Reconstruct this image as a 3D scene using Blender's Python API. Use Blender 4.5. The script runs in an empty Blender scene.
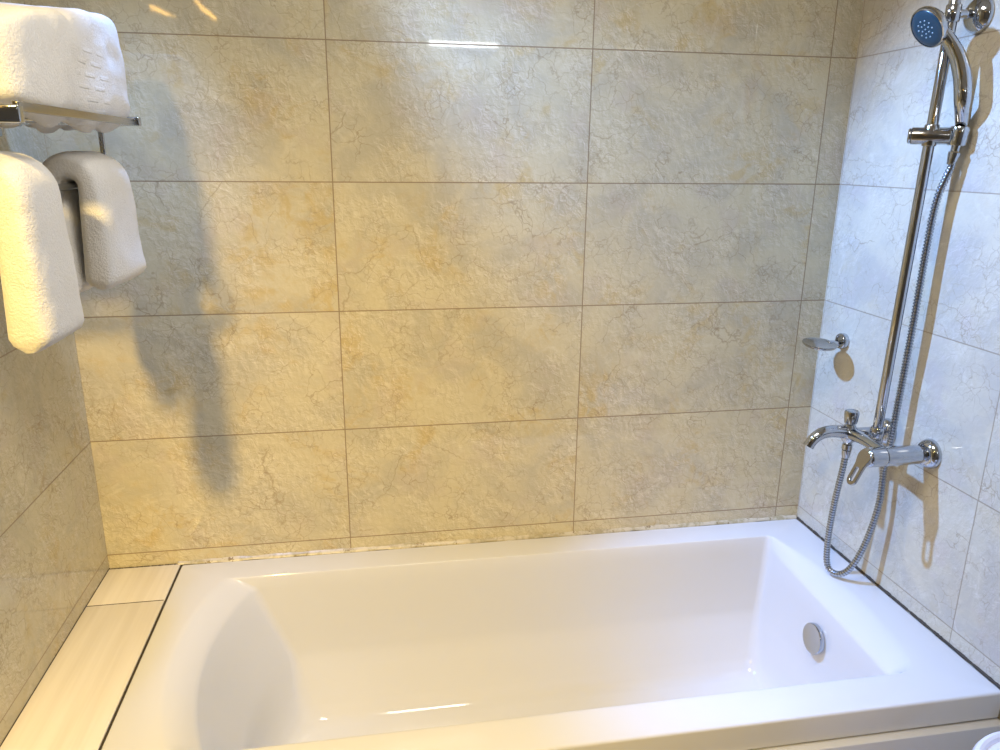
import bpy, bmesh, math, random
from mathutils import Vector, Matrix, noise
C = bpy.context.scene.collection
S = bpy.context.scene
PI = math.pi
ZO = 0.557                      # floor is z = 0

# ---------------------------------------------------------------- camera
cd = bpy.data.cameras.new('camera'); cam = bpy.data.objects.new('camera', cd); C.objects.link(cam)
cd.sensor_fit = 'HORIZONTAL'; cd.sensor_width = 36; cd.lens = 36*756.9/1000; cd.clip_start = 0.02
yaw, pit, rol = 0.17471, 0.28087, 0.01033
fw = Vector((math.sin(yaw)*math.cos(pit), math.cos(yaw)*math.cos(pit), -math.sin(pit)))
rt = fw.cross(Vector((0, 0, 1))).normalized(); up = rt.cross(fw)
r2 = rt*math.cos(rol) + up*math.sin(rol); u2 = up*math.cos(rol) - rt*math.sin(rol)
M = Matrix((r2, u2, -fw)).transposed().to_4x4(); M.translation = Vector((0.0708, -1.8156, 0.957+ZO))
cam.matrix_world = M
S.camera = cam

# ---------------------------------------------------------------- colour management, world, lights
S.view_settings.view_transform = 'Standard'; S.view_settings.look = 'None'
S.view_settings.gamma = 1; S.view_settings.use_curve_mapping = False
S.view_settings.exposure = 0.0
S.cycles.use_denoising = True
S.cycles.max_bounces = 10; S.cycles.diffuse_bounces = 5; S.cycles.glossy_bounces = 5
S.cycles.sample_clamp_indirect = 4
w = bpy.data.worlds.new('world'); S.world = w; w.use_nodes = True
w.node_tree.nodes['Background'].inputs[0].default_value = (0.8, 0.88, 1, 1)
w.node_tree.nodes['Background'].inputs[1].default_value = 0.3

def light(name, kind, loc, target, power, color, **kw):
    l = bpy.data.lights.new(name, kind); o = bpy.data.objects.new(name, l); C.objects.link(o)
    o.location = loc
    d = Vector(target) - Vector(loc); o.rotation_euler = d.to_track_quat('-Z', 'Y').to_euler()
    l.energy = power; l.color = color
    for k, v in kw.items(): setattr(l, k, v)
    return o
# cool recessed spot over the tub, aimed at the shower wall
light('cool_downlight', 'SPOT', (-0.25, -0.15, 2.22), (1.26, -0.62, 0.95), 265, (0.225, 0.445, 1.0), spot_size=math.radians(62), spot_blend=0.7, shadow_soft_size=0.03)
light('cool_rack_fill', 'SPOT', (-0.30, -0.36, 2.24), (-0.42, -0.20, 1.5), 38, (0.20, 0.44, 1.0), spot_size=math.radians(56), spot_blend=0.9, shadow_soft_size=0.04)  # added fill, no known fitting: turns towel top and upper-left wall blue
# warm sconce beside the vanity, beyond the end of the left wall
light('warm_sconce_light', 'SPOT', (-0.50, -2.15, 2.32), (-0.06, 0, 0.06), 245, (1.0, 0.68, 0.20), spot_size=math.radians(67), spot_blend=1.0, shadow_soft_size=0.055)
# soft fill added below the ceiling, stands for no known lamp
light('ceiling_fill', 'AREA', (0.30, -0.95, 2.40), (0.30, -0.95, 0.3), 14, (1.0, 0.92, 0.80), size=0.42, shape='SQUARE')

# ---------------------------------------------------------------- node helpers
def new_mat(name):
    m = bpy.data.materials.new(name); m.use_nodes = True
    return m, m.node_tree, m.node_tree.nodes['Principled BSDF']
class N:
    def __init__(s, nt): s.nt = nt
    def node(s, t, **kw):
        n = s.nt.nodes.new(t)
        for k, v in kw.items(): setattr(n, k, v)
        return n
    def link(s, a, b): s.nt.links.new(a, b)
    def val(s, sock, v):
        if isinstance(v, bpy.types.NodeSocket): s.link(v, sock)
        else: sock.default_value = v
    def math(s, op, a, b=0.0, clamp=False):
        n = s.node('ShaderNodeMath', operation=op, use_clamp=clamp); s.val(n.inputs[0], a); s.val(n.inputs[1], b); return n.outputs[0]
    def mix(s, f, a, b, blend='MIX'):
        n = s.node('ShaderNodeMix', data_type='RGBA', blend_type=blend)
        s.val(n.inputs[0], f); s.val(n.inputs[6], a if isinstance(a, bpy.types.NodeSocket) else (*a, 1)); s.val(n.inputs[7], b if isinstance(b, bpy.types.NodeSocket) else (*b, 1))
        return n.outputs[2]
    def noise(s, vec, scale, detail=2, rough=.5, dist=0.0, out=0):
        n = s.node('ShaderNodeTexNoise'); s.link(vec, n.inputs['Vector']); n.inputs['Scale'].default_value = scale
        n.inputs['Detail'].default_value = detail; n.inputs['Roughness'].default_value = rough; n.inputs['Distortion'].default_value = dist
        return n.outputs[out]
    def ramp(s, v, a, b):
        n = s.node('ShaderNodeMapRange', interpolation_type='SMOOTHSTEP'); s.val(n.inputs[0], v); n.inputs[1].default_value = a; n.inputs[2].default_value = b
        return n.outputs[0]

def tile_material(name, ax, u0, v0, tint=(1, 1, 1), seed=0.0, stain=1.0, relief=1.0):
    m, nt, bs = new_mat(name); n = N(nt)
    co = n.node('ShaderNodeTexCoord').outputs['Object']
    sp = n.node('ShaderNodeSeparateXYZ'); n.link(co, sp.inputs[0])
    tu, tv = 0.6, 0.2992
    u = n.math('DIVIDE', n.math('SUBTRACT', sp.outputs[ax], u0), tu); v = n.math('DIVIDE', n.math('SUBTRACT', sp.outputs[2], v0), tv)
    iu, iv = n.math('FLOOR', u), n.math('FLOOR', v)
    fu, fv = n.math('FRACT', u), n.math('FRACT', v)
    du = n.math('MULTIPLY', n.math('MINIMUM', fu, n.math('SUBTRACT', 1.0, fu)), tu)
    dv = n.math('MULTIPLY', n.math('MINIMUM', fv, n.math('SUBTRACT', 1.0, fv)), tv)
    d = n.math('MINIMUM', du, dv)
    grout = n.math('SUBTRACT', 1.0, n.ramp(d, 0.0009, 0.0017))
    cb = n.node('ShaderNodeCombineXYZ'); n.link(iu, cb.inputs[0]); n.link(iv, cb.inputs[1]); cb.inputs[2].default_value = seed
    wn = n.node('ShaderNodeTexWhiteNoise', noise_dimensions='3D'); n.link(cb.outputs[0], wn.inputs[0])
    off = n.node('ShaderNodeVectorMath', operation='SCALE'); n.link(wn.outputs['Color'], off.inputs[0]); off.inputs[3].default_value = 23.0
    lc = n.node('ShaderNodeCombineXYZ'); n.link(n.math('MULTIPLY', fu, tu), lc.inputs[0]); n.link(n.math('MULTIPLY', fv, tv), lc.inputs[1])
    P = n.node('ShaderNodeVectorMath', operation='ADD'); n.link(lc.outputs[0], P.inputs[0]); n.link(off.outputs[0], P.inputs[1]); P = P.outputs[0]
    # stone colour: warm cream, faint grey clouds, ochre patches
    T3 = lambda c: tuple(p_*q_ for p_, q_ in zip(c, tint))
    def warp(vec, scale, amt, detail=2, rough=.5):
        dn = n.node('ShaderNodeTexNoise'); n.link(vec, dn.inputs['Vector']); dn.inputs['Scale'].default_value = scale; dn.inputs['Detail'].default_value = detail; dn.inputs['Roughness'].default_value = rough
        ma = n.node('ShaderNodeVectorMath', operation='MULTIPLY_ADD'); n.link(dn.outputs['Color'], ma.inputs[0]); ma.inputs[1].default_value = (amt, amt, amt); n.link(vec, ma.inputs[2]); return ma.outputs[0]
    def shift(vec, d):
        sh = n.node('ShaderNodeVectorMath', operation='ADD'); n.link(vec, sh.inputs[0]); sh.inputs[1].default_value = d; return sh.outputs[0]
    def stretch(vec, k):
        sh = n.node('ShaderNodeVectorMath', operation='MULTIPLY'); n.link(vec, sh.inputs[0]); sh.inputs[1].default_value = k; return sh.outputs[0]
    col = n.mix(n.ramp(n.noise(P, 6, 4, .6, .6), .40, .66), T3((0.60, 0.54, 0.365)), T3((0.495, 0.455, 0.335)))
    och = n.math('MULTIPLY', n.ramp(n.noise(P, 5.5, 3, .6, .9), .48, .66), n.ramp(n.noise(P, 18, 3, .6, .8), .40, .62))
    col = n.mix(n.math('MULTIPLY', och, .7*stain), col, T3((0.54, 0.415, 0.185)))
    rose = n.math('MULTIPLY', n.ramp(n.noise(shift(P, (3, 7, 1)), 8, 3, .6), .54, .68), .35)
    col = n.mix(rose, col, T3((0.52, 0.44, 0.36)))
    pale = n.ramp(n.noise(P, 16, 4, .7, 1.2), .54, .70)
    col = n.mix(n.math('MULTIPLY', pale, .40), col, T3((0.70, 0.655, 0.50)))
    # crumpled relief printed in the glaze: light and dark side of every crease
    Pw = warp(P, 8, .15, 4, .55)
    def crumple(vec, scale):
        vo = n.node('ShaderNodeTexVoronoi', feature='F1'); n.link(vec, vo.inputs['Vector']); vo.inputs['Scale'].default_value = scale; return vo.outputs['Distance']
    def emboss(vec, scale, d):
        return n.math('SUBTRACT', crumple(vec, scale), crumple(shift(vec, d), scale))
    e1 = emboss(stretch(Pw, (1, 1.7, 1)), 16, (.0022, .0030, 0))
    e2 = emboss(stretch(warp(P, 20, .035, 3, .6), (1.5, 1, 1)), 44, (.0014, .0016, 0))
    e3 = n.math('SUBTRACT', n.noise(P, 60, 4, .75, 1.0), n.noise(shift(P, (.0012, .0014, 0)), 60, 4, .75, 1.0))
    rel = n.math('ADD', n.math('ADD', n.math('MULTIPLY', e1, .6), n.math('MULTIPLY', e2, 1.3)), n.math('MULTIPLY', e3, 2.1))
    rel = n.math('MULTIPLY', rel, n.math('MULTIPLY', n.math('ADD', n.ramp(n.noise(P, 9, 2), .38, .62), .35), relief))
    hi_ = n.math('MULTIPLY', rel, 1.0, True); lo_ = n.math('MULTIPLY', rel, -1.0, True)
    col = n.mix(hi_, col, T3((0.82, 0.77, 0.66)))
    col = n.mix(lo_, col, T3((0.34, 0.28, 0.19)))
    # long thin broken cracks
    def cracks(vec, scale, width):
        vo = n.node('ShaderNodeTexVoronoi', feature='DISTANCE_TO_EDGE'); n.link(vec, vo.inputs['Vector']); vo.inputs['Scale'].default_value = scale
        return n.math('SUBTRACT', 1.0, n.ramp(vo.outputs['Distance'], 0.0, width))
    c1 = n.math('MULTIPLY', cracks(stretch(warp(P, 9, .10, 4, .6), (.8, 1.25, 1)), 5.2, .013), n.ramp(n.noise(P, 5, 3), .47, .64))
    c2 = n.math('MULTIPLY', cracks(stretch(Pw, (1.3, .8, 1)), 15, .024), n.ramp(n.noise(P, 10, 3), .49, .66))
    c3 = n.math('MULTIPLY', cracks(warp(P, 24, .04, 3, .6), 34, .045), n.ramp(n.noise(shift(P, (9, 2, 4)), 12, 3), .44, .62))
    col = n.mix(n.math('MULTIPLY', c1, .42), col, T3((0.27, 0.19, 0.11)))
    col = n.mix(n.math('MULTIPLY', c2, .55), col, T3((0.30, 0.22, 0.13)))
    col = n.mix(n.math('MULTIPLY', c3, .52), col, T3((0.36, 0.28, 0.18)))
    col = n.mix(n.math('MULTIPLY', grout, .35+.45*relief), col, (0.20, 0.125, 0.06))
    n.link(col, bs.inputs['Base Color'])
    rg = n.math('ADD', n.math('MULTIPLY', grout, .5), .035); n.link(rg, bs.inputs['Roughness'])
    bs.inputs['IOR'].default_value = 1.5
    bp = n.node('ShaderNodeBump'); bp.inputs['Strength'].default_value = .10; bp.inputs['Distance'].default_value = .0012
    hgt = n.math('SUBTRACT', n.math('MULTIPLY', n.noise(P, 5, 2), .35), grout); n.link(hgt, bp.inputs['Height']); n.link(bp.outputs[0], bs.inputs['Normal'])
    return m

def plain(name, col, rough=.5, metal=0.0, bump=None, coat=0.0, emit=None, var=0.0):
    m, nt, bs = new_mat(name); n = N(nt)
    co = n.node('ShaderNodeTexCoord').outputs['Object']
    nz = n.noise(co, 14, 3)
    c = n.mix(n.math('MULTIPLY', nz, var if var else .04), col, tuple(x*.6 for x in col))
    n.link(c, bs.inputs['Base Color'])
    bs.inputs['Roughness'].default_value = rough; bs.inputs['Metallic'].default_value = metal
    if coat: bs.inputs['Coat Weight'].default_value = coat; bs.inputs['Coat Roughness'].default_value = .03
    if bump:
        bp = n.node('ShaderNodeBump'); bp.inputs['Strength'].default_value = bump[1]; bp.inputs['Distance'].default_value = bump[2]
        n.link(n.noise(co, bump[0], 4, .65), bp.inputs['Height']); n.link(bp.outputs[0], bs.inputs['Normal'])
    if emit:
        bs.inputs['Emission Color'].default_value = (*emit[0], 1); bs.inputs['Emission Strength'].default_value = emit[1]
    return m

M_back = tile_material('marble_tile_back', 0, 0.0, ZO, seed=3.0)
M_right = tile_material('marble_tile_right', 1, -0.604, ZO, seed=11.0, tint=(1.04, 1.05, 1.18), stain=.3, relief=.5)  # blue tint carries part of the cool light's cast in the tile colour
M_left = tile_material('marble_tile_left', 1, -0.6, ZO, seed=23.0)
M_chrome = plain('chrome', (0.52, 0.55, 0.60), .06, 1.0)
M_satin = plain('satin_steel', (0.42, 0.41, 0.39), .14, 1.0)
M_hose = plain('ribbed_steel', (0.46, 0.50, 0.56), .20, 1.0)
M_dark = plain('dark_rubber', (0.03, 0.03, 0.035), .5)
M_face = plain('teal_spray_face', (0.002, 0.045, 0.080), .3, 0.0, coat=.5)
M_nozzle = plain('pale_nozzle', (0.35, 0.50, 0.58), .3)
M_tub = plain('glossy_acrylic', (0.69, 0.695, 0.70), .07, 0.0, coat=.3, var=.015)
M_ceil = plain('white_paint', (0.80, 0.79, 0.77), .8)
M_room = plain('grey_wall', (0.24, 0.245, 0.26), .5)
M_floor = plain('floor_stone', (0.42, 0.38, 0.33), .25, var=.4)
M_bin = plain('white_plastic', (0.78, 0.77, 0.82), .3)
M_mould = plain('dark_joint', (0.07, 0.055, 0.04), .8, var=.5)
M_gap = plain('black_joint', (0.045, 0.034, 0.020), .9)

def caulk_mat():
    m, nt, bs = new_mat('aged_silicone'); n = N(nt)
    co = n.node('ShaderNodeTexCoord').outputs['Object']
    c = n.mix(n.ramp(n.noise(co, 26, 4, .7), .42, .62), (0.56, 0.51, 0.39), (0.38, 0.33, 0.20))
    c = n.mix(n.ramp(n.noise(co, 60, 3, .7), .60, .68), c, (0.24, 0.18, 0.09))
    n.link(c, bs.inputs['Base Color']); bs.inputs['Roughness'].default_value = .3
    return m
M_caulk = caulk_mat()

def ledge_mat():
    m, nt, bs = new_mat('streaked_cream_tile'); n = N(nt)
    co = n.node('ShaderNodeTexCoord').outputs['Object']
    mp = n.node('ShaderNodeMapping'); mp.inputs['Scale'].default_value = (1, .04, 1); n.link(co, mp.inputs[0])
    c = n.mix(n.ramp(n.noise(mp.outputs[0], 30, 3, .6), .35, .7), (0.80, 0.76, 0.70), (0.70, 0.655, 0.59))
    c = n.mix(n.math('MULTIPLY', n.ramp(n.noise(mp.outputs[0], 11, 2, .6), .52, .62), .35), c, (0.86, 0.83, 0.79))
    n.link(c, bs.inputs['Base Color']); bs.inputs['Roughness'].default_value = .2
    return m
M_ledge = ledge_mat()

def towel_mat(name, dobby=False):
    m, nt, bs = new_mat(name); n = N(nt)
    co = n.node('ShaderNodeTexCoord').outputs['Object']
    nz = n.noise(co, 60, 3, .6)
    n.link(n.mix(n.math('MULTIPLY', nz, .25), (0.74, 0.735, 0.72), (0.64, 0.625, 0.60)), bs.inputs['Base Color'])
    bs.inputs['Roughness'].default_value = .95
    bs.inputs['Sheen Weight'].default_value = .35; bs.inputs['Sheen Roughness'].default_value = .5
    h = n.math('ADD', n.noise(co, 260, 3, .7), n.math('MULTIPLY', n.noise(co, 45, 3, .6), .7))
    bp = n.node('ShaderNodeBump'); bp.inputs['Strength'].default_value = .55; bp.inputs['Distance'].default_value = .004
    n.link(h, bp.inputs['Height'])
    nrm = bp.outputs[0]
    if dobby:      # woven key pattern band on the towel
        mp = n.node('ShaderNodeSeparateXYZ'); n.link(co, mp.inputs[0])
        rows = n.math('FRACT', n.math('MULTIPLY', mp.outputs[2], 55))
        band = n.math('SUBTRACT', 1.0, n.ramp(n.math('ABSOLUTE', n.math('SUBTRACT', rows, .5)), .10, .22))
        cell = n.math('FRACT', n.math('ADD', n.math('MULTIPLY', mp.outputs[1], 16), n.math('MULTIPLY', n.math('FLOOR', n.math('MULTIPLY', mp.outputs[2], 55)), .5)))
        band = n.math('MULTIPLY', band, n.ramp(cell, .30, .42))
        reg = n.math('MULTIPLY', n.ramp(mp.outputs[1], -.05, -.02), n.math('SUBTRACT', 1.0, n.ramp(mp.outputs[1], .06, .10)))
        reg = n.math('MULTIPLY', reg, n.math('SUBTRACT', 1.0, n.ramp(mp.outputs[2], .09, .11)))
        b2 = n.node('ShaderNodeBump'); b2.inputs['Strength'].default_value = .5; b2.inputs['Distance'].default_value = .0025
        n.link(n.math('MULTIPLY', band, reg), b2.inputs['Height']); n.link(nrm, b2.inputs['Normal']); nrm = b2.outputs[0]
    n.link(nrm, bs.inputs['Normal'])
    return m
M_towel = towel_mat('white_terry'); M_towel_fold = towel_mat('white_terry_dobby', True)

# ---------------------------------------------------------------- mesh helpers
def obj(name, bm, mat, parent=None, smooth=True, loc=None, bevel=0.0, subsurf=0):
    bmesh.ops.recalc_face_normals(bm, faces=bm.faces)
    me = bpy.data.meshes.new(name); bm.to_mesh(me); bm.free()
    if smooth:
        for p_ in me.polygons: p_.use_smooth = True
        me.set_sharp_from_angle(angle=math.radians(38))
    me.materials.append(mat)
    o = bpy.data.objects.new(name, me); C.objects.link(o)
    if loc: o.location = loc
    if parent: o.parent = parent; 
    if bevel:
        b = o.modifiers.new('bevel', 'BEVEL'); b.width = bevel; b.segments = 3; b.limit_method = 'ANGLE'
    if subsurf:
        b = o.modifiers.new('subsurf', 'SUBSURF'); b.levels = b.render_levels = subsurf
    return o
def tag(o, label=None, cat=None, group=None, kind=None):
    if label: o['label'] = label
    if cat: o['category'] = cat
    if group: o['group'] = group
    if kind: o['kind'] = kind
    return o
def thing(name, label, cat, loc, group=None):
    o = bpy.data.objects.new(name, None); C.objects.link(o); o.location = loc; o.empty_display_size = .05
    return tag(o, label, cat, group)
def box(bm, x0, x1, y0, y1, z0, z1):
    vs = [bm.verts.new((x, y, z)) for z in (z0, z1) for x, y in ((x0, y0), (x1, y0), (x1, y1), (x0, y1))]
    for f in ((0, 3, 2, 1), (4, 5, 6, 7), (0, 1, 5, 4), (1, 2, 6, 5), (2, 3, 7, 6), (3, 0, 4, 7)): bm.faces.new([vs[i] for i in f])
    return bm
def rbox(x0, x1, y0, y1, z0, z1, r=.002, seg=3):
    bm = box(bmesh.new(), x0, x1, y0, y1, z0, z1)
    bmesh.ops.bevel(bm, geom=list(bm.edges), offset=r, segments=seg, profile=.5, affect='EDGES')
    return bm
def frame(d):
    d = Vector(d).normalized()
    a = Vector((0, 0, 1)) if abs(d.z) < .9 else Vector((1, 0, 0))
    x = d.cross(a).normalized(); y = d.cross(x).normalized()
    return x, y
def lathe(bm, base, axis, prof, n=32):
    """prof: list of (distance along axis, radius)."""
    base = Vector(base); axis = Vector(axis).normalized(); x, y = frame(axis)
    rings = []
    for t, r in prof:
        if r < 1e-6: rings.append([bm.verts.new(base+axis*t)])
        else: rings.append([bm.verts.new(base+axis*t+x*r*math.cos(2*PI*k/n)+y*r*math.sin(2*PI*k/n)) for k in range(n)])
    for a, b in zip(rings, rings[1:]):
        for k in range(n):
            k2 = (k+1) % n
            va = [a[k], a[k2]] if len(a) > 1 else [a[0]]
            vb = [b[k2], b[k]] if len(b) > 1 else [b[0]]
            if len(va)+len(vb) > 2: bm.faces.new(va+vb)
    for r_ in (rings[0], rings[-1]):
        if len(r_) > 2: bm.faces.new(r_)
    return bm
def rcyl(bm, a, b, r, e=.0012, n=32):
    a = Vector(a); b = Vector(b); L = (b-a).length
    return lathe(bm, a, b-a, [(0, 0), (0, r-e), (e*.3, r-e*.3), (e, r), (L-e, r), (L-e*.3, r-e*.3), (L, r-e), (L, 0)], n)
def catmull(pts, step):
    pts = [Vector(p_) for p_ in pts]; P = [2*pts[0]-pts[1]]+pts+[2*pts[-1]-pts[-2]]
    out = []
    for i in range(1, len(P)-2):
        n = max(1, int((P[i+1]-P[i]).length/step))
        for k in range(n):
            t = k/n
            out.append(.5*((2*P[i])+(-P[i-1]+P[i+1])*t+(2*P[i-1]-5*P[i]+4*P[i+1]-P[i+2])*t*t+(-P[i-1]+3*P[i]-3*P[i+1]+P[i+2])*t**3))
    out.append(pts[-1]); return out
def sweep(bm, path, rfun, n=16, flat=None, cap=True):
    """rfun(t) radius with t 0..1 along the path; flat(t) squash factor along the frame's first axis."""
    L = [0]
    for a, b in zip(path, path[1:]): L.append(L[-1]+(b-a).length)
    x, y = frame(path[1]-path[0]); rings = []
    for i, p_ in enumerate(path):
        d = (path[min(i+1, len(path)-1)]-path[max(i-1, 0)]).normalized()
        x = (x-d*x.dot(d)).normalized(); y = d.cross(x)
        t = L[i]/L[-1]; r = rfun(t); f = flat(t) if flat else 1
        rings.append([bm.verts.new(p_+x*r*f*math.cos(2*PI*k/n)+y*r*math.sin(2*PI*k/n)) for k in range(n)])
    for a, b in zip(rings, rings[1:]):
        for k in range(n): bm.faces.new((a[k], a[(k+1) % n], b[(k+1) % n], b[k]))
    if cap: bm.faces.new(rings[0]); bm.faces.new(rings[-1])
    return bm
def struct(name, bm, mat, smooth=False):
    return tag(obj(name, bm, mat, smooth=smooth), kind='structure')

# ---------------------------------------------------------------- room shell
XL, XR, ZC = -0.5905, 1.2678, 2.42
YF, XB = -3.1, -1.7
struct('wall_back', box(bmesh.new(), XL-.12, XR+.12, 0, .12, 0, ZC), M_back)
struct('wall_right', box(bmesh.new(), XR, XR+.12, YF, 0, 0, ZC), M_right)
bm = bmesh.new()      # left wall, then the return where the room widens beside the vanity
pl = [(XL, 0), (XL, -1.02), (XB, -1.02), (XB, YF), (XB-.12, YF), (XB-.12, -.90), (XL-.12, -.90), (XL-.12, 0)]
lo = [bm.verts.new((x, y, 0)) for x, y in pl]; hi = [bm.verts.new((x, y, ZC)) for x, y in pl]
for k in range(8): bm.faces.new((lo[k], lo[(k+1) % 8], hi[(k+1) % 8], hi[k]))
bm.faces.new(lo); bm.faces.new(hi)
struct('wall_left', bm, M_left)
struct('wall_front', box(bmesh.new(), XB-.12, XR+.12, YF-.12, YF, 0, ZC), M_room)
struct('floor', box(bmesh.new(), XB-.12, XR+.12, YF-.12, .12, -.1, 0), M_floor)
struct('ceiling', box(bmesh.new(), XB-.12, XR+.12, YF-.12, .12, ZC, ZC+.1), M_ceil)

# ledge between left wall and tub
ZT = ZO-.0368
TX0, TX1, TY0, TY1 = -.4180, XR-.004, -.758, -.008
struct('trim_1', rbox(XL, TX0-.0038, -.1665, -.002, ZT-.012, ZT, .0012), M_ledge, True)
struct('trim_2', rbox(XL, TX0-.0038, -.775, -.1685, ZT-.012, ZT, .0012), M_ledge, True)
struct('trim_3', box(bmesh.new(), XL, TX0-.006, -.765, -.003, 0, ZT-.0125), M_ledge)
struct('trim_4', box(bmesh.new(), TX0-.0046, TX0-.0003, -.757, -.003, ZT-.014, ZT-.0035), M_gap)
# silicone beads
def bead(name, a, b, r, mat, amp, seed, wall):
    a, b = Vector(a), Vector(b); n = 150; bm = bmesh.new(); rings = []
    for i in range(n+1):
        p_ = a.lerp(b, i/n); rr = r*(1+amp*noise.noise(Vector((i*.21+seed, 0, 0)))+amp*.7*noise.noise(Vector((i*.9+seed, 3, 0))))
        up_ = rr*.9
        if wall == 'y': prof = [(0, 0, up_), (0, -rr*.45, up_*.62), (0, -rr, up_*.15), (0, -rr*1.15, -.002), (0, 0, -.002)]
        else: prof = [(0, 0, up_), (-rr*.5, 0, up_*.5), (-rr, 0, up_*.12), (-rr*1.1, 0, -.002), (0, 0, -.002)]
        rings.append([bm.verts.new(p_+Vector(q)) for q in prof])
    for c, d in zip(rings, rings[1:]):
        for k in range(5): bm.faces.new((c[k], c[(k+1) % 5], d[(k+1) % 5], d[k]))
    bm.faces.new(rings[0]); bm.faces.new(rings[-1])
    return struct(name, bm, mat, True)
struct('trim_9', box(bmesh.new(), XL+.001, TX0-.006, -.1692, -.1658, ZT-.0123, ZT-.0003), M_gap)
bead('trim_5', (TX0-.01, .0, ZT), (XR-.004, .0, ZT), 0.0070, M_caulk, .6, 1, 'y')
bead('trim_6', (XR, -.75, ZT), (XR, -.006, ZT), 0.0032, M_mould, .8, 7, 'x')
bead('trim_7', (XL+.001, -.004, ZT), (TX0-.006, -.004, ZT), 0.0018, M_mould, .6, 12, 'y')
struct('trim_8', rbox(XL, XL+.0016, -.775, 0, ZT, ZT+.0012, .0004), M_mould)

# ---------------------------------------------------------------- bathtub
tub = thing('bathtub', 'white glossy bathtub with sloping backrest, set in the corner under the shower', 'bathtub', ((TX0+TX1)/2, (TY0+TY1)/2, 0))
TL = -tub.location
def loop(xl, xr, yf, yb, bl, br, r, z, xlf=None, xrf=None, ns=26, nc=7, rb=None, zb=None):
    """closed loop, anticlockwise from the front left corner; bl/br bow the short ends outward."""
    rb = r if rb is None else rb
    xlf = xl if xlf is None else xlf; xrf = xr if xrf is None else xrf
    ym, h = (yf+yb)/2, (yb-yf)/2
    def ex(side, y):
        k = max(0, 1-((y-ym)/h)**2); t = (y-yf)/(yb-yf)
        return (xlf+(xl-xlf)*t - bl*k) if side == 'l' else (xrf+(xr-xrf)*t + br*k)
    P = []
    # front side
    for i in range(ns): P.append((xlf+r+(xrf-xlf-2*r)*i/(ns-1), yf))
    for i in range(1, nc+1):
        a = -PI/2+PI/2*i/(nc+1); y = yf+r+r*math.sin(a); P.append((ex('r', yf)-r+r*math.cos(a)+(ex('r', y)-ex('r', yf)), y))
    for i in range(ns):
        y = yf+r+(yb-rb-yf-r)*i/(ns-1); P.append((ex('r', y), y))
    for i in range(1, nc+1):
        a = PI/2*i/(nc+1); y = yb-rb+rb*math.sin(a); P.append((ex('r', yb)-rb+rb*math.cos(a)+(ex('r', y)-ex('r', yb)), y))
    for i in range(ns): P.append((xr-rb-(xr-xl-2*rb)*i/(ns-1), yb))
    for i in range(1, nc+1):
        a = PI/2+PI/2*i/(nc+1); y = yb-rb+rb*math.sin(a); P.append((ex('l', yb)+rb+rb*math.cos(a)+(ex('l', y)-ex('l', yb)), y))
    for i in range(ns):
        y = yb-rb+(yf+r-yb+rb)*i/(ns-1); P.append((ex('l', y), y))
    for i in range(1, nc+1):
        a = PI+PI/2*i/(nc+1); y = yf+r+r*math.sin(a); P.append((ex('l', yf)+r+r*math.cos(a)+(ex('l', y)-ex('l', yf)), y))
    return [Vector((x, y, z)) for x, y in P]
def lerp_loops(A, B, t, tz=None):
    tz = t if tz is None else tz
    return [Vector((a.x+(b.x-a.x)*t, a.y+(b.y-a.y)*t, a.z+(b.z-a.z)*tz)) for a, b in zip(A, B)]
bm = bmesh.new()
loops = []
LIP = .058
loops.append(loop(TX0+.02, TX1-.02, TY0+.02, TY1-.02, 0, 0, .004, ZT-LIP))
loops.append(loop(TX0+.001, TX1-.001, TY0+.001, TY1-.001, 0, 0, .004, ZT-LIP))
loops.append(loop(TX0, TX1, TY0, TY1, 0, 0, .005, ZT-LIP+.001))
loops.append(loop(TX0, TX1, TY0, TY1, 0, 0, .005, ZT-.006))
for a in (30, 60, 90):
    o_ = .006*(1-math.cos(math.radians(a))); zz = .006*math.sin(math.radians(a))
    loops.append(loop(TX0+o_, TX1-o_, TY0+o_, TY1-o_, 0, 0, .005, ZT-.006+zz))
OPEN = loop(-.306, 1.132, -.674, -.094, .058, .050, .040, ZT, xlf=-.300, xrf=1.140, rb=.014)
CRS = loop(-.236, 1.128, -.664, -.101, .060, .004, .034, ZT-.032, xlf=-.240, xrf=1.098, rb=.018)
MID = loop(-.150, 1.108, -.636, -.116, .075, .006, .045, ZT-.222, rb=.016)
LOW = loop(-.125, 1.092, -.604, -.158, .085, .006, .07, ZT-.335, rb=.03)
FLR = loop(-.095, 1.065, -.575, -.200, .085, .005, .08, ZT-.375, rb=.055)
FL2 = loop(-.02, .99, -.50, -.26, .06, .004, .06, ZT-.383)
loops.append([Vector((a_.x+(b_.x-a_.x)*.06, a_.y+(b_.y-a_.y)*.06, ZT)) for a_, b_ in zip(OPEN, loops[-1])])
loops.append(OPEN)
for t in (.1, .2, .32, .45, .6, .75, .88, .97): loops.append(lerp_loops(OPEN, CRS, t, t**1.7))
for t in (.03, .3, .6, .92): loops.append(lerp_loops(CRS, MID, t))
for t in (.05, .3, .65): loops.append(lerp_loops(MID, LOW, t))
loops.append(LOW)
for t in (.35, .7): loops.append(lerp_loops(LOW, FLR, t, 1-(1-t)**2.2))
loops.append(FLR); loops.append(FL2)
rings = [[bm.verts.new(p_+TL) for p_ in lp] for lp in loops]
for a, b in zip(rings, rings[1:]):
    for k in range(len(a)): bm.faces.new((a[k], a[(k+1) % len(a)], b[(k+1) % len(a)], b[k]))
cv = bm.verts.new(Vector((.48, -.38, ZT-.386))+TL)
for k in range(len(rings[-1])): bm.faces.new((rings[-1][k], rings[-1][(k+1) % len(rings[-1])], cv))
shell = obj('tub_shell', bm, M_tub, tub)
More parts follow.
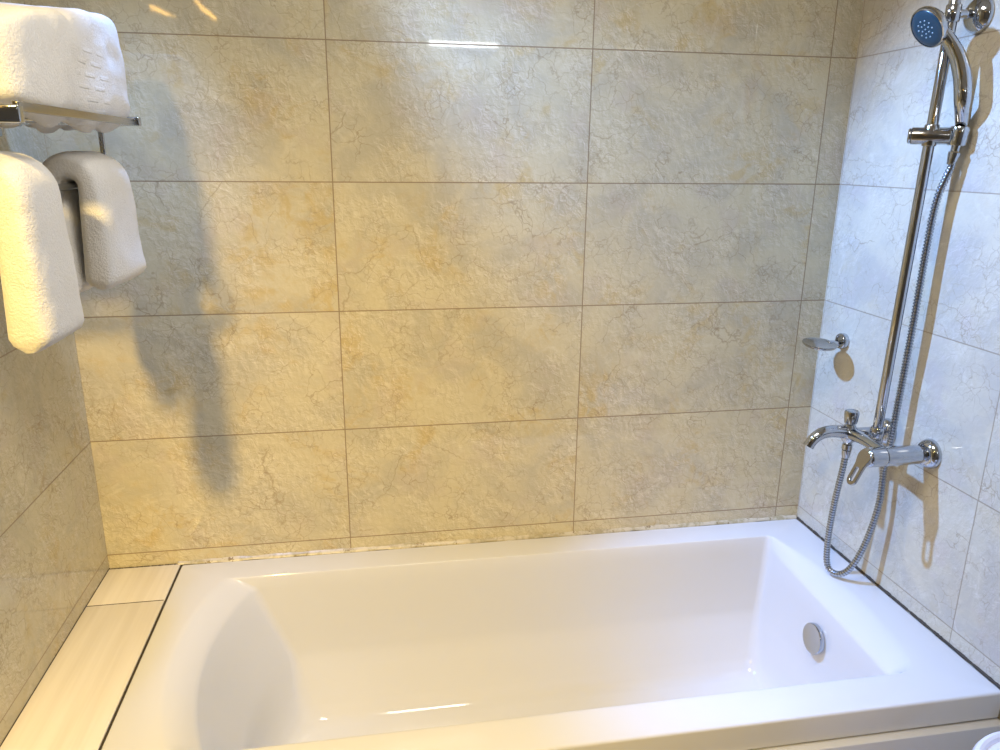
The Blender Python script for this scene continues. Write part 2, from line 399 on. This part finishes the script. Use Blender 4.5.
# apron: recessed under the rim, its top edge standing a little proud
obj('front_panel', rbox(*[a+b for a, b in zip((TX0, TX1, TY0-.017, TY0+.012), (TL.x, TL.x, TL.y, TL.y))], .002, ZT-LIP-.0035, .002), M_tub, tub)
# overflow knob on the end wall
OC = Vector((1.133, -.380, ZO-.164)); oax = Vector((-1, 0, .10)).normalized()
ov = obj('overflow_knob', lathe(bmesh.new(), OC+TL+oax*.011, oax, [(0, 0), (0, .0320), (.010, .0330), (.012, .0368), (.0200, .0372), (.0230, .0358), (.0236, .032), (.0226, .0295), (.0226, 0)], 48), M_chrome, tub)
obj('overflow_plate', lathe(bmesh.new(), OC+TL-oax*.004, oax, [(0, 0), (0, .0415), (.009, .042), (.012, .0395), (.012, 0)], 48), M_chrome, ov)
obj('drain_strainer', lathe(bmesh.new(), Vector((.93, -.385, ZT-.384))+TL, (0, 0, 1), [(0, 0), (0, .030), (.002, .030), (.004, .026), (.003, .020), (.003, 0)], 40), M_chrome, tub)

# ---------------------------------------------------------------- bath mixer
MX = Vector((XR, -.3875, ZO+.343))
mx = thing('bath_mixer', 'chrome wall mounted bath mixer with curved spout and looped lever', 'tap', MX)
YA, YB = -.316+.3875, -.459+.3875        # two inlets
def flange(y, r=.031):
    return lathe(bmesh.new(), (0, y, 0), (-1, 0, 0), [(0, 0), (0, r), (.004, r), (.010, r*.94), (.017, r*.78), (.019, r*.62), (.019, 0)], 40)
obj('wall_flange', flange(YA), M_chrome, mx); obj('wall_flange', flange(YB, .033), M_chrome, mx)
bm = bmesh.new()
rcyl(bm, (-.010, YA, 0), (-.103, YA, 0), .0125)
path = catmull([(-.100, YA, .000), (-.101, YA-.03, .003), (-.101, YA-.07, .004), (-.102, YB+.02, .001), (-.102, YB, -.001)], .006)
sweep(bm, path, lambda t: .0125+.003*(abs(t-.5)*2)**2, 20)
lathe(bm, (-.101, YA, -.024), (0, 0, 1), [(0, 0), (0, .010), (.004, .0125), (.009, .0165), (.016, .0195), (.026, .0205), (.034, .0185), (.041, .014), (.046, .0115), (.046, 0)], 32)
obj('body', bm, M_chrome, mx)
bm = bmesh.new()
lathe(bm, (-.016, YB, 0), (-1, 0, 0), [(0, 0), (0, .0135), (.010, .0135), (.014, .0195), (.020, .0215), (.098, .0215), (.1, .0208), (.1, 0)], 40)
obj('cartridge_housing', bm, M_chrome, mx)
lev = obj('lever_cap', lathe(bmesh.new(), (-.1165, YB, 0), (-1, 0, 0), [(0, 0), (0, .0195), (.001, .0215), (.034, .0215), (.038, .0205), (.040, .018), (.040, 0)], 40), M_chrome, mx)
# lever plate with a slot, from a filled curve
cu = bpy.data.curves.new('lever', 'CURVE'); cu.dimensions = '2D'; cu.fill_mode = 'BOTH'; cu.extrude = .0022; cu.bevel_depth = .0012; cu.bevel_resolution = 2
outer = []
for a in range(-20, 201, 11): outer.append((.0185*math.cos(math.radians(a)), .0185*math.sin(math.radians(a))))
outer += [(-.0135, -.018), (-.0128, -.028), (-.0128, -.052)]
for a in range(190, 351, 16): outer.append((.0128*math.cos(math.radians(a)), -.054+.0128*math.sin(math.radians(a))))
outer += [(.0128, -.052), (.0128, -.028), (.0135, -.018)]
inner = []
for a in range(0, 181, 20): inner.append((.0068*math.cos(math.radians(a)), -.031+.0068*math.sin(math.radians(a))))
for a in range(180, 361, 20): inner.append((.0068*math.cos(math.radians(a)), -.054+.0068*math.sin(math.radians(a))))
for pts in (outer, inner):
    s_ = cu.splines.new('POLY'); s_.points.add(len(pts)-1); s_.use_cyclic_u = True
    for q, p_ in zip(s_.points, pts): q.co = (p_[0], p_[1], 0, 1)
tmp = bpy.data.objects.new('tmp', cu); C.objects.link(tmp)
bpy.context.view_layer.update()
me = bpy.data.meshes.new_from_object(tmp.evaluated_get(bpy.context.evaluated_depsgraph_get())); bpy.data.objects.remove(tmp)
me.name = 'lever_handle'; me.materials.clear(); me.materials.append(M_satin)
lv = bpy.data.objects.new('lever_handle', me); C.objects.link(lv); lv.parent = lev
lv.matrix_local = Matrix.Translation((-.159, YB, .001)) @ Matrix.Rotation(math.radians(24), 4, 'Y') @ Matrix.Rotation(math.radians(-90), 4, 'Z') @ Matrix.Rotation(math.radians(90), 4, 'X')
bm = bmesh.new()
path = catmull([(-.100, YA, .003), (-.125, YA, .0055), (-.150, YA, .007), (-.172, YA, .003), (-.190, YA, -.009), (-.200, YA, -.024)], .005)
sweep(bm, path, lambda t: .0165-.0045*t, 20)
sp_ = obj('spout', bm, M_chrome, mx)
d_ = (path[-1]-path[-2]).normalized()
obj('aerator', lathe(bmesh.new(), path[-1]-d_*.002, d_, [(0, 0), (0, .0128), (.006, .0128), (.0065, .0085), (.004, .0080), (.004, 0)], 28), M_chrome, sp_)
obj('diverter_knob', lathe(bmesh.new(), (-.101, YA, .020), (0, 0, 1), [(0, 0), (0, .0085), (.004, .0085), (.006, .0140), (.012, .0150), (.032, .0165), (.035, .0155), (.036, .013), (.0345, .010), (.0345, 0)], 36), M_chrome, mx)
bm = lathe(bmesh.new(), (-.101, YA, -.022), (0, 0, -1), [(0, 0), (0, .0085), (.004, .0085), (.005, .0118), (.017, .0118), (.019, .010), (.019, 0)], 6*4)
obj('hose_outlet', bm, M_chrome, mx)

# ---------------------------------------------------------------- slide rail
RB, RT = Vector((1.196, -.371, ZO+.352)), Vector((1.2070, -.388, ZO+1.33))
def rail_at(z): return RB.lerp(RT, (z-RB.z)/(RT.z-RB.z))
rl = thing('slide_rail', 'tall chrome slide rail rising from the bath mixer on the right wall', 'shower rail', RB)
obj('rail', rcyl(bmesh.new(), (0, 0, 0), RT-RB, .0108), M_chrome, rl)
bm = lathe(bmesh.new(), (0, 0, -.014), RT-RB, [(0, 0), (0, .0125), (.003, .0145), (.014, .0145), (.016, .0135), (.018, .0150), (.036, .0150), (.039, .0135), (.039, 0)], 32)
rcyl(bm, (0, 0, -.004), (-.030, 0, -.006), .009)
obj('rail_foot', bm, M_chrome, rl)
zb = ZO+1.232; cb = rail_at(zb)
bm = bmesh.new()
lathe(bm, cb-RB-Vector((0, 0, .016)), RT-RB, [(0, 0), (0, .0125), (.002, .0140), (.030, .0140), (.032, .0125), (.032, 0)], 32)
rcyl(bm, cb-RB, Vector((XR-.014, cb.y, zb))-RB, .0085)
br = obj('wall_bracket', bm, M_chrome, rl)
obj('wall_flange', lathe(bmesh.new(), Vector((XR, cb.y, zb))-RB, (-1, 0, 0), [(0, 0), (0, .0335), (.004, .0345), (.010, .0325), (.018, .026), (.023, .017), (.025, .009), (.025, 0)], 44), M_chrome, br)
# sliding holder
zh = ZO+1.006; ch = rail_at(zh); hx = Vector((math.cos(math.radians(34)), -math.sin(math.radians(34)), .0))
A_ = ch-hx*.036; B_ = ch+hx*.036
bm = rcyl(bmesh.new(), A_-RB, B_-RB, .0168, .003, 36)
lathe(bm, rail_at(zh-.020)-RB, RT-RB, [(0, 0), (0, .0128), (.002, .0140), (.040, .0140), (.042, .0128), (.042, 0)], 32)
ho = obj('sliding_holder', bm, M_satin, rl)
obj('clamp_knob', lathe(bmesh.new(), A_-RB-hx*.0055, hx, [(0, 0), (0, .012), (.002, .0150), (.0045, .0155), (.0055, .015), (.0055, 0)], 32), M_chrome, ho)
CR = ch+hx*.050                         # cradle centre
hd = Vector((.07, -.03, 1)).normalized()   # lean of the handle's base
bm = lathe(bmesh.new(), CR-RB-hd*.019, hd, [(0, .0125), (0, .0165), (.003, .0178), (.033, .0185), (.036, .0175), (.036, .0145), (.003, .0128), (0, .0125)], 36)
obj('cradle', bm, M_chrome, ho)

# ---------------------------------------------------------------- hand shower
hs = thing('hand_shower', 'chrome hand shower with blue spray face leaning in the rail holder', 'shower head', CR)
HC = Vector((1.170, -.388, ZO+1.214))   # centre of head back
hn = Vector((-.88, -.06, -.56)).normalized()
hp = [CR-hd*.030, CR-hd*.005, CR+hd*.025, Vector((1.224, -.430, ZO+1.072)), Vector((1.220, -.424, ZO+1.112)), Vector((1.211, -.415, ZO+1.148)), Vector((1.198, -.405, ZO+1.176)), Vector((1.184, -.397, ZO+1.196))]
path = catmull([p_-CR for p_ in hp], .006)
bm = bmesh.new()
sweep(bm, path, lambda t: .0085+.0045*min(1, t/.25) + (.0035*math.sin(PI*min(1, max(0, (t-.2)/.7)))), 24)
obj('handle', bm, M_chrome, hs)
hb = HC-CR
hd_ = obj('spray_head', lathe(bmesh.new(), hb-hn*.004, hn, [(0, 0), (-.004, .010), (-.001, .022), (.006, .033), (.014, .039), (.021, .0405), (.0245, .0395), (.0255, .0370), (.0235, .0365), (.0235, 0)], 56), M_chrome, hs)
fc = obj('spray_face', lathe(bmesh.new(), hb+hn*.0185, hn, [(0, 0), (0, .0360), (.0015, .0360), (.0035, .034), (.0048, .025), (.0052, 0)], 56), M_face, hd_)
x_, y_ = frame(hn)
for rr, k_ in ((0, 1), (.009, 6), (.017, 10)):
    for k in range(k_):
        a = 2*PI*k/k_+rr*40
        obj('nozzle', lathe(bmesh.new(), hb+hn*.0230+x_*rr*math.cos(a)+y_*rr*math.sin(a), hn, [(0, 0), (0, .0016), (.0016, .0013), (.0022, .0006), (.0022, 0)], 10), M_nozzle, fc)

# ---------------------------------------------------------------- shower hose
hpts = [tuple(CR-hd*.034), tuple(CR-hd*.06), (1.2315, -.396, 1.440), (1.2295, -.391, 1.34), (1.229, -.389, 1.171), (1.232, -.379, .991), (1.234, -.372, .888), (1.234, -.366, .821), (1.231, -.371, .736), (1.218, -.363, .633), (1.197, -.350, .560), (1.181, -.326, .534), (1.170, -.302, .547), (1.165, -.298, .618), (1.164, -.304, .716), (1.166, -.312, .800), (1.1668, -.316, .848), (1.1668, -.316, .858)]
dense = catmull(hpts, .0006)
# resample for regular ribs
seg = [dense[0]]; acc = 0; step = .00115
for a, b in zip(dense, dense[1:]):
    d = (b-a).length; 
    if d == 0: continue
    acc += d
    while acc >= step:
        acc -= step; seg.append(b-(b-a).normalized()*acc)
H0 = Vector(hpts[0]); cnt = [0]
bm = bmesh.new()
x, y = frame(seg[1]-seg[0]); rings = []
for i, p_ in enumerate(seg):
    d = (seg[min(i+3, len(seg)-1)]-seg[max(i-3, 0)]).normalized(); x = (x-d*x.dot(d)).normalized(); y = d.cross(x)
    r = (.0078, .0079, .0076, .0057, .0057, .0076)[i % 6]
    rings.append([bm.verts.new(p_-H0+x*r*math.cos(2*PI*k/12)+y*r*math.sin(2*PI*k/12)) for k in range(12)])
for a, b in zip(rings, rings[1:]):
    for k in range(12): bm.faces.new((a[k], a[(k+1) % 12], b[(k+1) % 12], b[k]))
bm.faces.new(rings[0]); bm.faces.new(rings[-1])
ht = thing('shower_hose', 'long ribbed metal shower hose looping down onto the bathtub rim', 'hose', H0)
o = obj('ribbed_hose', bm, M_hose, ht)
d0 = (seg[40]-seg[0]).normalized()
obj('hose_nut', lathe(bmesh.new(), -d0*.002, d0, [(0, 0), (0, .0115), (.004, .0118), (.020, .0085), (.024, .0078), (.024, 0)], 28), M_chrome, ht)
d1 = Vector((0, 0, -1))
obj('hose_nut', lathe(bmesh.new(), Vector((1.1668, -.316, ZO+.343-.042))-H0, d1, [(0, 0), (0, .0105), (.010, .0100), (.018, .0080), (.018, 0)], 28), M_chrome, ht)

# ---------------------------------------------------------------- soap dish
SD = Vector((XR, -.108, ZO+.512))
sd = thing('soap_dish', 'small oval chrome soap dish fixed to the right wall above the spout', 'soap dish', SD)
obj('wall_flange', lathe(bmesh.new(), (0, 0, 0), (-1, 0, 0), [(0, 0), (0, .0195), (.003, .0205), (.012, .0205), (.015, .0185), (.0155, .015), (.012, .013), (.012, 0)], 36), M_chrome, sd)
obj('arm', rbox(-.048, -.004, -.008, .008, -.0075, .0015, .002), M_chrome, sd)
bm = bmesh.new()
prof = [(-.006, 0), (-.006, .70), (-.004, .93), (.0002, 1.0), (.0018, .99), (.0012, .93), (-.0004, .80), (-.0010, 0)]
rings = []; n_ = 44; cxy = Vector((-.077, -.012, -.002))
for z, f in prof:
    if f == 0: rings.append([bm.verts.new(cxy+Vector((0, 0, z)))])
    else: rings.append([bm.verts.new(cxy+Vector((.0420*f*math.cos(2*PI*k/n_), .043*f*math.sin(2*PI*k/n_), z+.11*.043*f*math.sin(2*PI*k/n_)))) for k in range(n_)])
for a, b in zip(rings, rings[1:]):
    for k in range(n_):
        va = [a[k], a[(k+1) % n_]] if len(a) > 1 else [a[0]]; vb = [b[(k+1) % n_], b[k]] if len(b) > 1 else [b[0]]
        bm.faces.new(va+vb)
obj('tray', bm, M_satin, sd)

# ---------------------------------------------------------------- towel rack
ZR = ZO+1.013; TRK = Vector((XL, -.5, ZR))
rk = thing('towel_rack', 'chrome wall rack with flat front rail on the left wall holding towels', 'towel rack', TRK)
def rel(x, y, z): return (x-TRK.x, y-TRK.y, z-TRK.z)
YR0, YR1 = -.242, -.762; OF = .252
for yy, hh in ((YR0, .008), (YR1, .0105)):
    b_ = obj('bracket_arm', rbox(.0, OF+.004, yy+.5-.008, yy+.5+.008, -hh-(.012 if yy < -.5 else 0), hh-(.012 if yy < -.5 else 0), .0022), M_chrome, rk)
    obj('wall_plate', rbox(0, .010, yy+.5-.022, yy+.5+.022, -.030, .030, .003), M_chrome, b_)
    obj('hanger_post', rbox(.185-.0045, .185+.0045, yy+.5-.004, yy+.5+.004, -.112, -.006, .0015), M_chrome, rk)
obj('front_rail', rbox(OF-.006, OF+.002, YR1+.5, YR0+.5, -.0085, .0035, .002), M_satin, rk)
for xo in (.05, .12, .185):
    bm = rcyl(bmesh.new(), (xo, YR1+.5, -.012), (xo, YR0+.5, -.008), .0045, .001, 16)
    obj('shelf_bar', bm, M_chrome, rk)
ZH = ZR-.110
obj('hanging_rail', rcyl(bmesh.new(), (.185, YR1+.5-.012, ZH-ZR), (.185, YR0+.5+.010, ZH-ZR), .0062, .001, 20), M_chrome, rk)

# ---------------------------------------------------------------- hanging towels
def hanging_towel(name, label, y0, y1, zf, zb_, T, seed, flare=0.0):
    """folded towel draped over the hanging rail; y0 nearer the back wall, zf room side hem, zb wall side hem."""
    xr_, zr_ = XL+.185, ZH; R_ = .0068+T/2+.001; base = Vector((xr_, (y0+y1)/2, ZH))
    mid = []
    nl = 22
    for i in range(nl): z = zf+(zr_-zf)*i/nl; mid.append((R_, z-zr_, Vector((1, 0, 0))))
    for i in range(15):
        a = PI*i/14; mid.append((R_*math.cos(a), R_*math.sin(a), Vector((math.cos(a), 0, math.sin(a)))))
    for i in range(1, nl+1): z = zr_+(zb_-zr_)*i/nl; mid.append((-R_, z-zr_, Vector((-1, 0, 0))))
    W = abs(y0-y1)/2; bm = bmesh.new(); rings = []; K = 48
    S_ = len(mid)
    for i, (mx_, mz_, nr) in enumerate(mid):
        e = min(i, S_-1-i)/S_; dz = min(i*(zr_-zf)/nl, (S_-1-i)*(zr_-zb_)/nl)
        cap = math.sqrt(max(0, 1-(1-min(1, dz/.020))**2)) if dz < .020 else 1
        cap = max(cap, .35)
        drop = max(0, -mz_)/max(.01, zr_-zf)
        ring = []
        for k in range(K):
            a = 2*PI*k/K; c_, s_ = math.cos(a), math.sin(a)
            px = math.copysign(abs(c_)**.60, c_)*T/2*cap*(1+.42*drop); py = math.copysign(abs(s_)**.46, s_)*(W+flare*drop)*(1-.10*(1-cap))
            q = Vector((mx_, py, mz_))+nr*px
            nz_ = noise.noise(q*16+Vector((seed, 0, 0)))*.0035+noise.noise(q*48+Vector((0, seed, 0)))*.0012
            q += nr*nz_*(1 if px > 0 else -.2)+Vector((0, math.copysign(nz_, py), 0))
            ring.append(bm.verts.new(q))
        rings.append(ring)
    for a, b in zip(rings, rings[1:]):
        for k in range(K): bm.faces.new((a[k], a[(k+1) % K], b[(k+1) % K], b[k]))
    bm.faces.new(rings[0]); bm.faces.new(rings[-1])
    return tag(obj(name, bm, M_towel, loc=base), label, 'towel')
hanging_towel('hand_towel', 'white folded towel hanging nearest the camera, its hem the lowest', -.610, -.752, ZO+.700, ZO+.850, .046, 2.0, .004)
hanging_towel('hand_towel', 'white folded towel hanging on the rail nearer the tiled back wall', -.264, -.448, ZO+.733, ZO+.720, .048, 9.0, .003)

# ---------------------------------------------------------------- folded bath towel on the rack
fb = Vector((XL+.129, -.466, ZR-.0035))
bm = bmesh.new(); nx, ny, nzv = 26, 52, 26
cube = {}
def fold_pt(u, v, w_):
    """u,v,w in -1..1 -> towel stack surface"""
    p6 = (abs(u)**9+abs(v)**9+abs(w_)**9)**(1/9.0)
    m_ = max(abs(u), abs(v), abs(w_)); s_ = m_/p6 if p6 else 1
    u, v, w_ = u*s_*1.0, v*s_*1.0, w_*s_*1.0
    zz = (w_+1)/2
    far = (v+1)/2
    x = u*.1165; y = v*.268 - (zz**1.3)*.042*max(0, v)
    H = .094+.090*far**.5
    z = zz*H
    # notch between the two rolls of the fold, seen along the top edge
    if zz > .5: z -= .007*math.exp(-((y+.05)/.010)**2)*(zz-.5)*2
    # belly sagging between the shelf bars
    if zz < .35:
        sag = .5+.5*math.cos((x+.126-.213)/.058*2*PI)
        z -= (.35-zz)/.35*.030*sag*max(0, .35+noise.noise(Vector((x*3, y*13, 3.3))))
    q = Vector((x, y, z))
    q += Vector((noise.noise(q*9+Vector((5, 0, 0))), noise.noise(q*9+Vector((0, 7, 0))), noise.noise(q*11+Vector((0, 0, 9)))))*.006
    q += Vector((0, 0, 1))*noise.noise(Vector((q.y*22, 1, q.x*12)))*.004*zz
    q += Vector((1, 0, 0))*noise.noise(q*34)*.0018
    return q
def face_grid(fn, a, b):
    g = [[bm.verts.new(fold_pt(*fn(-1+2*i/a, -1+2*j/b))) for j in range(b+1)] for i in range(a+1)]
    for i in range(a):
        for j in range(b): bm.faces.new((g[i][j], g[i+1][j], g[i+1][j+1], g[i][j+1]))
face_grid(lambda s, t: (1, s, t), ny, nzv); face_grid(lambda s, t: (-1, s, t), ny, nzv)
face_grid(lambda s, t: (s, 1, t), nx, nzv); face_grid(lambda s, t: (s, -1, t), nx, nzv)
face_grid(lambda s, t: (s, t, 1), nx, ny); face_grid(lambda s, t: (s, t, -1), nx, ny)
bmesh.ops.remove_doubles(bm, verts=bm.verts, dist=1e-5)
tag(obj('bath_towel', bm, M_towel_fold, loc=fb), 'thick white folded bath towel resting on top of the chrome rack', 'towel')

# ---------------------------------------------------------------- pedal bin beside the tub
bn = thing('waste_bin', 'round white plastic bin with stepped lid in front of the tub, at lower right', 'bin', (1.108, -1.036, .0))
obj('bin_body', lathe(bmesh.new(), (0, 0, 0), (0, 0, 1), [(0, 0), (0, .098), (.006, .104), (.54, .124), (.552, .124), (.552, .11), (.02, .092), (.02, 0)], 64), M_bin, bn)
obj('lid', lathe(bmesh.new(), (0, 0, .5525), (0, 0, 1), [(0, 0), (0, .127), (.006, .1305), (.024, .1305), (.0310, .127), (.0335, .121), (.0310, .1165), (.0240, .114), (.0255, .110), (.0325, .108), (.0355, .101), (.0365, 0)], 72), M_bin, bn)

# ---------------------------------------------------------------- lamps behind the camera, seen as reflections
M_led = plain('led_tube_glow', (1, 1, 1), .5, emit=((0.93, 0.97, 1.0), 60))
M_bulb = plain('amber_filament_glow', (1, .8, .4), .5, emit=((1.0, .55, .12), 26))
lt = thing('mirror_light', 'slim white strip lamp on the wall behind the camera', 'lamp', (.69, YF, ZO+1.60))
obj('lamp_housing', rbox(-.24, .24, 0, .045, -.02, .02, .004), M_ceil, lt)
obj('tube', rcyl(bmesh.new(), (-.205, .055, 0), (.205, .055, 0), .008, .002, 20), M_led, lt)
sc_ = thing('wall_sconce', 'small sconce with two amber filament bulbs on the left side wall', 'lamp', (-.75, -1.07, ZO+1.62))
sc_.location = (-.93, YF, ZO+1.72)
obj('back_plate', rbox(-.24, .24, 0, .02, -.04, .04, .004), M_chrome, sc_)
for p3 in ([(-.22, .10, .045), (-.17, .10, .022), (-.12, .10, .012), (-.03, .10, -.030)], [(.12, .10, .05), (.155, .10, .012), (.18, .10, -.005), (.215, .10, -.042)]):
    bm = bmesh.new(); sweep(bm, catmull(p3, .01), lambda t: .008, 12)
    bl_ = obj('filament_bulb', bm, M_bulb, sc_)
    q = p3[2]; obj('lamp_arm', rcyl(bmesh.new(), (q[0], .01, q[2]), (q[0], .094, q[2]), .005, .001, 16), M_chrome, sc_)
